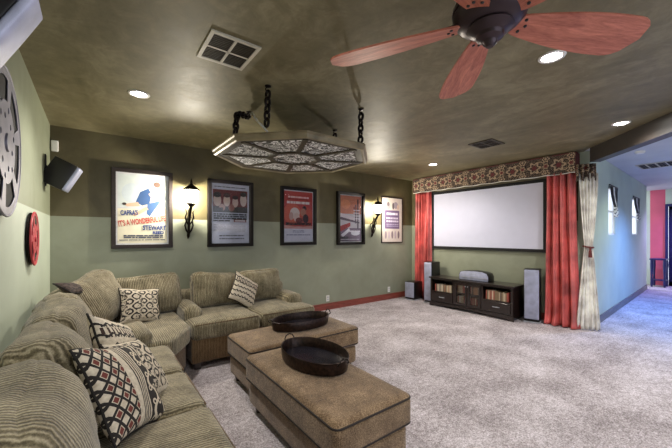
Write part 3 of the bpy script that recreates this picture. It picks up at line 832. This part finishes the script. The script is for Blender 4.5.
# along the left wall; local x is world y
yc = 1.925
sofa_unit('sofa', 'long olive ribbed sofa section along the left wall, nearest the camera', (.055, yc, 0), PI/2, 2.54, .94,
          [(.66-yc, 1.30-yc), (1.30-yc, 1.91-yc), (1.91-yc, 2.49-yc), (2.49-yc, 3.19-yc)],
          [(.50-yc, 1.10-yc, .20, .69, .24, 0, .0), (1.10-yc, 1.76-yc, .24, .735, .25, .04, .03), (1.84-yc, 2.46-yc, .28, .74, .26, -.04, .02), (2.54-yc, 3.14-yc, .24, .75, .255, .05, .01)])
# corner wedge
cw = thing('corner_sofa', 'olive corner wedge of the sectional where the left and back sofas meet', 'sofa', (-.41, 3.2, 0))
def L(pts): return [(x+.41, y-3.2) for x, y in pts]
bm = bmesh.new(); add_prism(bm, L([(-.40, 3.215), (.50, 3.215), (.77, 3.66), (.77, 4.73), (-.40, 4.73)]), .07, .33, bev=.015)
obj('base', bm, M['sofabase'], cw, smooth='auto')
bm = bmesh.new(); add_prism(bm, L([(-.20, 3.20), (.55, 3.20), (.81, 3.62), (.81, 4.50), (-.20, 4.50)]), .325, SEAT+.012, bev=.045, seg=4)
obj('seat_cushion', bm, M['sofa'], cw, smooth='auto')
obj('back_frame', cushion(.085, .76, .35, .06, (0, 0, 0), 13, .003, 3), M['sofa'], cw, smooth=True, loc=(.09, .77, .44))
obj('back_frame', cushion(.60, .085, .35, .06, (0, 0, 0), 13, .003, 4), M['sofa'], cw, smooth=True, loc=(.60, 1.45, .44))
for (x, y) in ((.08, .1), (.84, .1), (1.1, 1.42), (.08, 1.42)):
    obj('foot', box(x-.035, x+.035, y-.035, y+.035, 0, .07, bev=.006), M['espresso'], cw)
for (x, y, z, w, hh, rz, ln, sd, rl) in ((-.19, 3.50, .735, .31, .25, PI/2+.10, .34, 51, .10), (-.03, 4.12, .775, .34, .275, PI/2-.60, .24, 54, -.24), (.50, 4.50, .73, .37, .25, .06, .18, 57, -.04)):
    obj('back_cushion', back_cushion(w, .125, hh, 17, sd), M['sofa'], cw, smooth=True, loc=(x+.41, y-3.2, z), rot=(-ln, rl, rz))
# loveseat on the back wall
lx = 1.62
sofa_unit('loveseat', 'olive two-seat sofa section with low padded arms in front of the back wall', (lx, 4.21, 0), 0, 1.60, 1.12,
          [(.83-lx, 1.62-lx), (1.62-lx, 2.41-lx)], [(1.00-lx, 1.62-lx, .16, .725, .235, .03, -.04), (1.64-lx, 2.28-lx, .15, .72, .23, -.03, -.03)],
          arms=[(.82-lx, 1.03-lx), (2.16-lx, 2.41-lx)], back_top=.74)

# ------------------------------------------------------------------ throw pillows
M['p_swirl'] = pillow_mat('tapestry_swirls', 'swirl'); M['p_bands'] = pillow_mat('tapestry_bands', 'bands'); M['p_lace'] = pillow_mat('tapestry_lace', 'lace'); M['p_dark'] = plain('dark_mottled_tapestry', (58, 48, 44), .85, var=.5, vs=45)
def throw(loc, rot, w, h, t, mat, label, seed, group=None):
    r = thing('throw_pillow', label, 'pillow', loc, tuple(math.radians(a) for a in rot))
    obj('cover', pillow(w, h, t, 20, seed), mat, r, smooth='keep')
    for p in r.children[0].data.polygons: p.use_smooth = True
    obj('piping', pillow_edge(w, h, seed), M['darkfab'], r, smooth=True)
    return r
throw((1.62, 4.22, .715), (-24, 32, 6), .205, .205, .075, M['p_bands'], 'cream and black patterned pillow tipped on a corner on the back wall loveseat', 1)
throw((.40, 4.12, .69), (-25, 8, 14), .205, .20, .09, M['p_lace'], 'cream and black scroll patterned pillow on the corner seat', 2)
throw((.13, 2.47, .72), (-30, 24, 60), .24, .23, .09, M['p_bands'], 'cream pillow with dark bands leaning on the third left back cushion', 3)
throw((.115, 1.93, .705), (-34, 16, 56), .235, .235, .085, M['p_swirl'], 'large nearest pillow with red diamonds and a black swirl band', 4)
throw((.205, 2.20, .68), (-36, 14, 60), .21, .20, .075, M['p_lace'], 'black and cream scroll pillow tucked behind the red diamond pillow', 5)
throw((-.17, 3.90, .965), (-62, 10, 60), .13, .09, .045, M['p_dark'], 'dark patterned pillow corner peeking over the corner back cushions', 6)
t = thing('bolster_pillow', 'plain olive half round pillow lying on the seat near the corner', 'pillow', (.22, 3.22, SEAT+.095), (math.radians(-50), 0, math.radians(40)))
obj('cover', cushion(.19, .06, .11, .055, (0, .03, .015), 13, .005, 91), M['sofa'], t, smooth=True)

# ------------------------------------------------------------------ ottomans and trays
def ottoman(loc, rot, L_, W_, label):
    t = thing('ottoman', label, 'ottoman', loc, rot); a, b = L_/2, W_/2
    obj('base', cushion(a-.025, b-.025, .095, .03, (.0, .0, 0), 15, .002, 3), M['ott'], t, smooth=True, loc=(0, 0, .165))
    top = obj('top_cushion', cushion(a, b, .105, .045, (0.0, .0, .014), 25, 0, 6), M['ott'], t, smooth=True, loc=(0, 0, .362))
    def ringp(z, o, r=.045):
        pts = []
        for (sx, sy, a0) in ((1, 1, 0), (-1, 1, PI/2), (-1, -1, PI), (1, -1, 3*PI/2)):
            for i in range(6):
                an = a0 + PI/2*i/5; pts.append((sx*(a-r+o) + r*math.cos(an), sy*(b-r+o) + r*math.sin(an), z))
        return pts
    for z in (.078, -.078):
        obj('piping', tube(ringp(z, -.003), .006, 6, closed=True), M['piping'], top, smooth=True)
    for sx in (-1, 1):
        for sy in (-1, 1):
            obj('foot', lathe([(.022, 0), (.03, .03), (.034, .075)], 14, mat=Matrix.Translation((sx*(a-.09), sy*(b-.09), 0))), M['espresso'], t, smooth='auto')
    return t
ottoman((1.31, 1.965, 0), PI/2, 1.27, .62, 'brown tweed ottoman nearest the camera, long side towards the left sofa')
ottoman((1.70, 2.965, 0), 0, 1.26, .62, 'brown tweed ottoman further back, set crosswise in front of the loveseat')
def tray(loc, rot, a, b, label):
    t = thing('oval_tray', label, 'tray', loc, rot)
    obj('side_wall', lathe([(1.0-.04, .0), (1.0-.01, .045), (1.0, .088), (1.0-.012, .092), (1.0-.03, .086), (1.0-.06, .010), (1.0-.3, .008)], 48, sx=a, sy=b), M['traymet'], t, smooth='auto')
    obj('tray_floor', lathe([(.0, .009), (.935, .0095), (.935, .012), (.0, .0125)], 40, sx=a, sy=b), M['trayin'], t, smooth='auto')
    for s in (-1, 1):
        pts = [(s*(a+.004), -.045, .075), (s*(a+.02), -.045, .085), (s*(a+.022), -.03, .112), (s*(a+.022), 0, .122), (s*(a+.022), .03, .112), (s*(a+.02), .045, .085), (s*(a+.004), .045, .075)]
        h_ = obj('handle', tube(pts, .0055, 8), M['blackmet'], t, smooth=True)
    return t
tray((1.37, 2.11, .487), PI/2+.04, .345, .215, 'dark hammered oval metal tray with handles on the nearest ottoman')
tray((1.80, 3.02, .487), .02, .345, .205, 'dark hammered oval metal tray on the crosswise ottoman further back')

# ------------------------------------------------------------------ projection screen
t = thing('projection_screen', 'wide white projection screen in a black frame on the far wall', 'screen', (SX-.01, 3.355, 1.80))
a, b, f = 1.165, .632, .055
bm = bmesh.new()
for q in ((-a, a, b-f, b), (-a, a, -b, -b+f), (-a, -a+f, -b+f, b-f), (a-f, a, -b+f, b-f)):
    add_box(bm, -.045, -.001, q[0], q[1], q[2], q[3], bev=.004)
obj('frame', bm, M['frameblk'], t)
obj('screen_fabric', box(-.03, -.02, -a+f-.005, a-f+.005, -b+f-.005, b-f+.005), M['screen'], t)

# ------------------------------------------------------------------ valance and curtains
bm = bmesh.new(); uvl = bm.loops.layers.uv.new('UVMap')
y0, y1 = 1.74, 4.93; zt, zb = CZ-.02, 2.455; n = 150
def vx(y): return 5.99 + .012*math.sin(y*17)
for side in (0, 1):
    prev = None
    for i in range(n+1):
        y = y0 + (y1-y0)*i/n; sc_ = .008*abs(math.sin(PI*y/.36)); x = vx(y) + side*.03
        cur = (bm.verts.new((x, y, zb - sc_)), bm.verts.new((x, y, zt)), y)
        if prev:
            fc = bm.faces.new((prev[0], cur[0], cur[1], prev[1])); 
            for l, (u, v) in zip(fc.loops, ((prev[2], -.16), (cur[2], -.16), (cur[2], .16), (prev[2], .16))): l[uvl].uv = (u, v)
        prev = cur
for (ya, yb) in ((y0-.002, y0+.001), (y1-.001, y1+.002)):
    nv = len(bm.faces); add_box(bm, 5.99, SX-.002, ya, yb, zb-.01, zt)
bmesh.ops.remove_doubles(bm, verts=bm.verts, dist=1e-5)
add_box(bm, 5.985, SX-.002, y0, y1, zt-.012, zt)
t = thing('valance', 'dark damask valance running along the top of the screen wall', 'valance', (0, 0, 0))
obj('cloth', bm, M['damask'], t, smooth=False)
bm = bmesh.new(); prev = None
add_tube(bm, [(vx(y0+(y1-y0)*i/n)-.004, y0+(y1-y0)*i/n, zb-.008*abs(math.sin(PI*(y0+(y1-y0)*i/n)/.36))) for i in range(n+1)], .007, 6)
obj('trim_cord', bm, M['cream'], t, smooth=True)

def curtain(name, label, mat, fn, z0, z1, folds, nu=96, nz=40, th=.006, group=None):
    """fn(u, z) -> (x, y) centre line; folds push along the normal"""
    bm = bmesh.new(); g = []
    for k in range(nz+1):
        z = z0 + (z1-z0)*k/nz; row = []
        for i in range(nu+1):
            p = fn(i/nu, (z-z0)/(z1-z0)); row.append(bm.verts.new((p[0], p[1], z if len(p) < 3 else p[2])))
        g.append(row)
    for k in range(nz):
        for i in range(nu): bm.faces.new((g[k][i], g[k][i+1], g[k+1][i+1], g[k+1][i]))
    t = thing(name, label, 'curtain', (0, 0, 0))
    o = obj('cloth', bm, mat, t, smooth=True)
    md = o.modifiers.new('thick', 'SOLIDIFY'); md.thickness = th
    return t
def red_fn(ya, yb, xb, flare, nf, ph):
    def f(u, s):
        fl = (1-s)**2.2
        c = (ya+yb)/2; w = (yb-ya)/2*(1+flare*fl) * (.92 + .08*s)
        y = c + (u*2-1)*w + .03*flare*fl*math.sin(u*5) - flare*.05*fl
        amp = .035 + .02*fl
        a = math.sin(2*PI*nf*u + ph + .8*math.sin(s*3+u*4))
        x = xb + amp*a + .014*math.sin(2*PI*nf*2.3*u + 1 + s*2) - .06*fl*flare*2*abs(math.sin(PI*u))
        if s < .06: x -= (.06-s)*1.2*(.5+.5*math.sin(9*u+1)); 
        return (x, y)
    return f
curtain('red_curtain', 'red silk curtain left of the screen, behind the small subwoofer', M['red'], red_fn(4.50, 4.93, 6.09, .03, 5, 0), .02, 2.46, 5)
curtain('red_curtain', 'wide red silk curtain right of the screen, pooling on the carpet', M['red'], red_fn(1.755, 2.16, 6.03, .40, 4, 1), .012, 2.47, 6)
def cream_fn(u, s):
    # hung across the jamb, pulled in at the tie
    tie = .53; k = abs(s-tie); w = .045 + .075*min(1, (k/.40))**.7
    if s < tie: w = .055 + .10*min(1, k/.5)
    p0 = Vector((6.08, 1.615)); d = Vector((.55, -.83)).normalized(); nrm = Vector((-d.y, d.x))
    q = p0 + d*((u*2-1)*w*1.0 + .015) + nrm*(-1)*(.022*math.sin(2*PI*5*u + s*2) + .008*math.sin(2*PI*11*u))
    return (q.x, q.y)
cc = curtain('cream_curtain', 'cream curtain tied back at the hall opening beside the wide red curtain', M['cream'], cream_fn, .01, 2.42, 5, nu=80)
q = Vector((6.08, 1.615)) + Vector((.55, -.83)).normalized()*.015
zt_ = .01 + 2.41*.53
obj('tie_cord', tube([(q.x+.062*math.cos(a), q.y+.062*math.sin(a), zt_+.01*math.sin(a)) for a in [2*PI*i/20 for i in range(20)]], .013, 8, closed=True), M['tassel'], cc, smooth=True)
obj('tassel', lathe([(.0, .02), (.012, .015), (.016, 0), (.010, -.012), (.018, -.03), (.026, -.13), (.0, -.132)], 14, mat=Matrix.Translation((q.x-.075, q.y-.045, zt_-.03))), M['tassel'], cc, smooth='auto')
# short dark swag over the cream curtain
bm = bmesh.new(); uvl = bm.loops.layers.uv.new('UVMap'); prev = None
p0 = Vector((5.98, 1.725)); p1 = Vector((6.11, 1.51)); nn = (p1-p0).normalized(); nv = Vector((-nn.y, nn.x))
for i in range(61):
    u = i/60; p = p0.lerp(p1, u) - nv*.02*math.sin(2*PI*4*u); zb_ = 2.30 + .07*math.sin(PI*3*u)**2
    cur = (bm.verts.new((p.x, p.y, zb_)), bm.verts.new((p.x, p.y, 2.565)), u*.38, zb_)
    if prev:
        fc = bm.faces.new((prev[0], cur[0], cur[1], prev[1]))
        for l, (a, b) in zip(fc.loops, ((prev[2], prev[3]-2.6), (cur[2], cur[3]-2.6), (cur[2], .1), (prev[2], .1))): l[uvl].uv = (a, b)
    prev = cur
o = tag(obj('swag_valance', bm, M['damask'], smooth=True), 'short dark swag hung over the head of the cream curtain', 'valance')
md = o.modifiers.new('thick', 'SOLIDIFY'); md.thickness = .006

# ------------------------------------------------------------------ media console
CX0, CX1, CY0, CY1, CH = 5.64, 6.06, 2.50, 4.20, .60
mc = thing('media_console', 'long espresso wood media console with glass doors under the screen', 'cabinet', (CX0, (CY0+CY1)/2, 0))
hw_ = (CY1-CY0)/2; D = CX1-CX0                                  # local: x into the wall, y along; camera side x=0
bm = bmesh.new()
add_box(bm, .0, D, -hw_+.02, -hw_+.055, .05, CH-.03); add_box(bm, .0, D, hw_-.055, hw_-.02, .05, CH-.03)
add_box(bm, D-.012, D, -hw_+.055, hw_-.055, .05, CH-.03); add_box(bm, .015, D-.012, -hw_+.055, hw_-.055, .09, .115)
for y in (-.29, .29): add_box(bm, .0, D-.012, y-.018, y+.018, .09, CH-.03)
add_box(bm, .0, .02, -hw_+.055, hw_-.055, CH-.055, CH-.03)
for (ya, yb) in ((-hw_+.055, -.308), (.308, hw_-.055)): add_box(bm, .0, D-.012, ya, yb, .29, .312)
add_box(bm, .02, D-.012, -.272, .272, .33, .345)
obj('carcass', bm, M['espresso'], mc)
obj('top_board', box(-.025, D, -hw_-.01, hw_+.01, CH-.03, CH, bev=.006), M['espresso'], mc)
bm = bmesh.new(); pts = []
N = 40
for i in range(N+1):
    y = -hw_ + .0 + (2*hw_)*i/N; e = min(i, N-i)/N
    zz = .0 if e < .06 else .035 + .015*math.cos((y)*PI/.85*1)
    pts.append((y, zz))
poly = pts + [(hw_, .09), (-hw_, .09)]
mt = Matrix(((0, 0, 1, -.012), (1, 0, 0, 0), (0, 1, 0, 0), (0, 0, 0, 1)))
add_prism(bm, poly, 0, .02, mat=mt)
obj('apron', bm, M['espresso'], mc)
for (ya, yb) in ((-hw_+.06, -.312), (.312, hw_-.06)):
    d = obj('drawer', box(-.012, .008, ya, yb, .118, .286, bev=.004), M['espresso'], mc)
    yc_ = (ya+yb)/2
    obj('handle', tube([(-.012, yc_-.06, .205), (-.032, yc_-.05, .205), (-.034, yc_, .205), (-.032, yc_+.05, .205), (-.012, yc_+.06, .205)], .007, 8), M['silverplain'], d, smooth=True)
for s in (-1, 1):
    ya, yb = (.004, .270) if s > 0 else (-.270, -.004)
    bm = bmesh.new(); f = .042
    for q in ((ya, yb, .50, .545), (ya, yb, .118, .16), (ya, ya+f, .16, .50), (yb-f, yb, .16, .50)): add_box(bm, -.012, .006, *q, bev=.002)
    d = obj('door', bm, M['espresso'], mc)
    obj('door_glass', box(-.004, -.001, ya+f-.004, yb-f+.004, .156, .504), M['glass'], d)
    bm = bmesh.new()
    for k in range(1, 7): y = ya+f+(yb-ya-2*f)*k/7; add_box(bm, .0005, .003, y-.0015, y+.0015, .158, .502)
    for k in range(1, 12): z = .16+.34*k/12; add_box(bm, .0005, .003, ya+f, yb-f, z-.0015, z+.0015)
    obj('wire_mesh', bm, M['meshpanel'], d)
    obj('knob', lathe([(.0, 0), (.006, .003), (.006, .012), (.012, .018), (.0, .026)], 12, mat=Matrix.Translation((-.012, s*.024, .49)) @ Matrix.Rotation(-PI/2, 4, 'Y')), M['silverplain'], d, smooth='auto')
# disc cases in the console
case_cols = [(206, 190, 164), (160, 70, 62), (216, 208, 196), (150, 126, 98), (196, 150, 116), (96, 78, 70), (222, 204, 178), (186, 96, 84)]
case_names = ['cream', 'red', 'white', 'tan', 'orange', 'dark', 'pale', 'pink']
ORD = 'first second third fourth fifth sixth seventh eighth ninth tenth eleventh twelfth thirteenth fourteenth fifteenth sixteenth seventeenth eighteenth nineteenth twentieth'.split() + ['twenty-' + q for q in 'first second third fourth fifth sixth seventh eighth ninth'.split()] + ['thirtieth']
def case_row(ya, yb, x, z, h, d, where, seed, tilt=0):
    rr = random.Random(seed); y = ya; rows = []
    while y < yb - .02:
        w = rr.uniform(.018, .028); hh = h*rr.uniform(.9, 1.0); c = case_cols[rr.randrange(len(case_cols))]
        bm = box(0, d, -w/2+.001, w/2-.001, 0, hh, bev=.002)
        rows.append((obj('disc_case', bm, flat(c), loc=(x, y+w/2, z)), case_names[case_cols.index(c)])); y += w
    for k, (o, cn) in enumerate(rows[::-1]):                     # the camera sees the row from the left, y decreasing
        tag(o, cn + ' disc case, ' + ORD[k] + ' from the left ' + where, 'disc case', 'disc cases ' + where)
case_row(CY0+.10, 3.35-.33, CX0+.04, .3125, .165, .13, 'on the right open console shelf', 1)
case_row(3.35+.36, CY1-.10, CX0+.04, .3125, .15, .13, 'on the left open console shelf', 2)
case_row(3.35+.03, 3.35+.25, CX0+.05, .3455, .15, .13, 'above, behind the left glass door', 3)
case_row(3.35-.25, 3.35-.03, CX0+.05, .3455, .15, .13, 'above, behind the right glass door', 4)
case_row(3.35+.03, 3.35+.25, CX0+.05, .1155, .17, .13, 'below, behind the left glass door', 5)
case_row(3.35-.25, 3.35-.03, CX0+.05, .1155, .17, .13, 'below, behind the right glass door', 6)

# centre speaker on the console
cs = thing('centre_speaker', 'low silver centre speaker with an arched top standing on the media console', 'speaker', (5.84, 3.29, CH+.001), (0, 0, -PI/2+.02))
pts = [(-.30, 0), (.30, 0), (.30, .10), (.27, .155), (.18, .178), (0, .188), (-.18, .178), (-.27, .155), (-.30, .10)]
mt = Matrix(((1, 0, 0, 0), (0, 0, 1, 0), (0, 1, 0, 0), (0, 0, 0, 1)))
bm = bmesh.new(); add_prism(bm, pts, -.09, .10, mat=mt, bev=.004, seg=2); obj('cabinet', bm, M['black'], cs, smooth='auto')
bm = bmesh.new(); add_prism(bm, [(x*.95, z*.94+.005) for x, z in pts], -.104, -.0915, mat=mt, bev=.004, seg=2); obj('grille', bm, M['silver'], cs, smooth='auto')
obj('grille_strip', box(-.26, .26, -.110, -.1045, .058, .066), M['silverplain'], cs)
# towers and subwoofer: local front is -y
def floor_speaker(loc, rot, w, d, h, label, cat='speaker', name='tower_speaker', base=True):
    t = thing(name, label, cat, loc, rot)
    obj('cabinet', box(-w/2, w/2, -d/2, d/2, .02, h, bev=.006), M['black'], t, smooth='auto')
    obj('grille', cushion(w/2-.006, .012, (h-.07)/2, .010, (0, .006, 0), 10, 0), M['silver'], t, smooth=True, loc=(0, -d/2-.010, .05+(h-.05)/2))
    obj('base_plinth', box(-w/2-.008, w/2+.008, -d/2-.02, d/2+.008, 0, .02, bev=.003), M['silverplain'], t)
    return t
floor_speaker((5.90, 4.33, 0), -math.radians(88), .19, .30, .885, 'slim silver fronted tower speaker left of the media console')
floor_speaker((5.98, 2.345, 0), -math.radians(76), .225, .26, .895, 'slim silver fronted tower speaker right of the media console, beside the wide red curtain')
floor_speaker((5.84, 4.79, 0), -math.radians(86), .25, .30, .41, 'squat silver fronted subwoofer in the corner under the left red curtain', name='subwoofer')

# ------------------------------------------------------------------ hall details
def shade(w, label):
    """tied roman shade twisted into an hourglass"""
    t = thing('window_shade', label, 'window shade', (HM @ Vector(((w[0]+w[1])/2, -.03, w[3])))[:], ha)
    W = (w[1]-w[0])/2+.02; bm = bmesh.new(); g = []
    for k in range(25):
        s = k/24; z = -s*(w[3]-w[2])*.62
        ww = W*(1-s*1.05) if s < .66 else W*(.307 + .0*(s))
        ww = max(ww, W*.30) + (W*.25*math.sin((s-.66)/.34*PI) if s > .66 else 0); cx = W*.30*s*math.sin(s*2.4)
        g.append([bm.verts.new((cx + (i/16*2-1)*ww, .014*math.sin(i*1.6+s*4) - .02*s, z)) for i in range(17)])
    for k in range(24):
        for i in range(16):
            f = bm.faces.new((g[k][i], g[k][i+1], g[k+1][i+1], g[k+1][i])); f.material_index = 1 if (4 < i < 9 or k > 15 and (i+k) % 3) else 0
    o = obj('cloth', bm, [M['header'], M['cream']], t, smooth=True); md = o.modifiers.new('thick', 'SOLIDIFY'); md.thickness = .008
    obj('rod', tube([(-W-.03, 0, .02), (W+.03, 0, .02)], .012, 8), M['blackmet'], t)
    return t
shade(W1, 'dark twisted fabric shade on the nearer hall window')
shade(W2, 'dark twisted fabric shade on the further hall window')
t = thing('hall_table', 'dark navy console table standing at the end of the hall by the pink wall', 'table', (12.85, 1.74, 0))
obj('tabletop', box(-.22, .22, -.17, .17, .76, .80, bev=.006), M['navy'], t)
for sx in (-1, 1):
    for sy in (-1, 1):
        obj('leg', lathe([(.022, 0), (.03, .1), (.022, .3), (.036, .62), (.03, .759)], 12, mat=Matrix.Translation((sx*.18, sy*.13, 0))), M['navy'], t, smooth='auto')
obj('shelf', box(-.2, .2, -.15, .15, .18, .20, bev=.004), M['navy'], t)

# ------------------------------------------------------------------ world, daylight, camera
w = bpy.data.worlds.new('World'); sc.world = w; w.use_nodes = True
bg = w.node_tree.nodes['Background']; bg.inputs[0].default_value = (.80, .87, 1.0, 1); bg.inputs[1].default_value = 1.15
cam = bpy.data.cameras.new('Camera'); cam.sensor_width = 36; cam.lens = 320/672*36; cam.shift_y = 11/672; cam.clip_start = .03
co = bpy.data.objects.new('Camera', cam); COL.objects.link(co); co.location = (0, 0, 1.47)
co.rotation_euler = (PI/2, 0, -math.atan2(.6018, .7986)); sc.camera = co
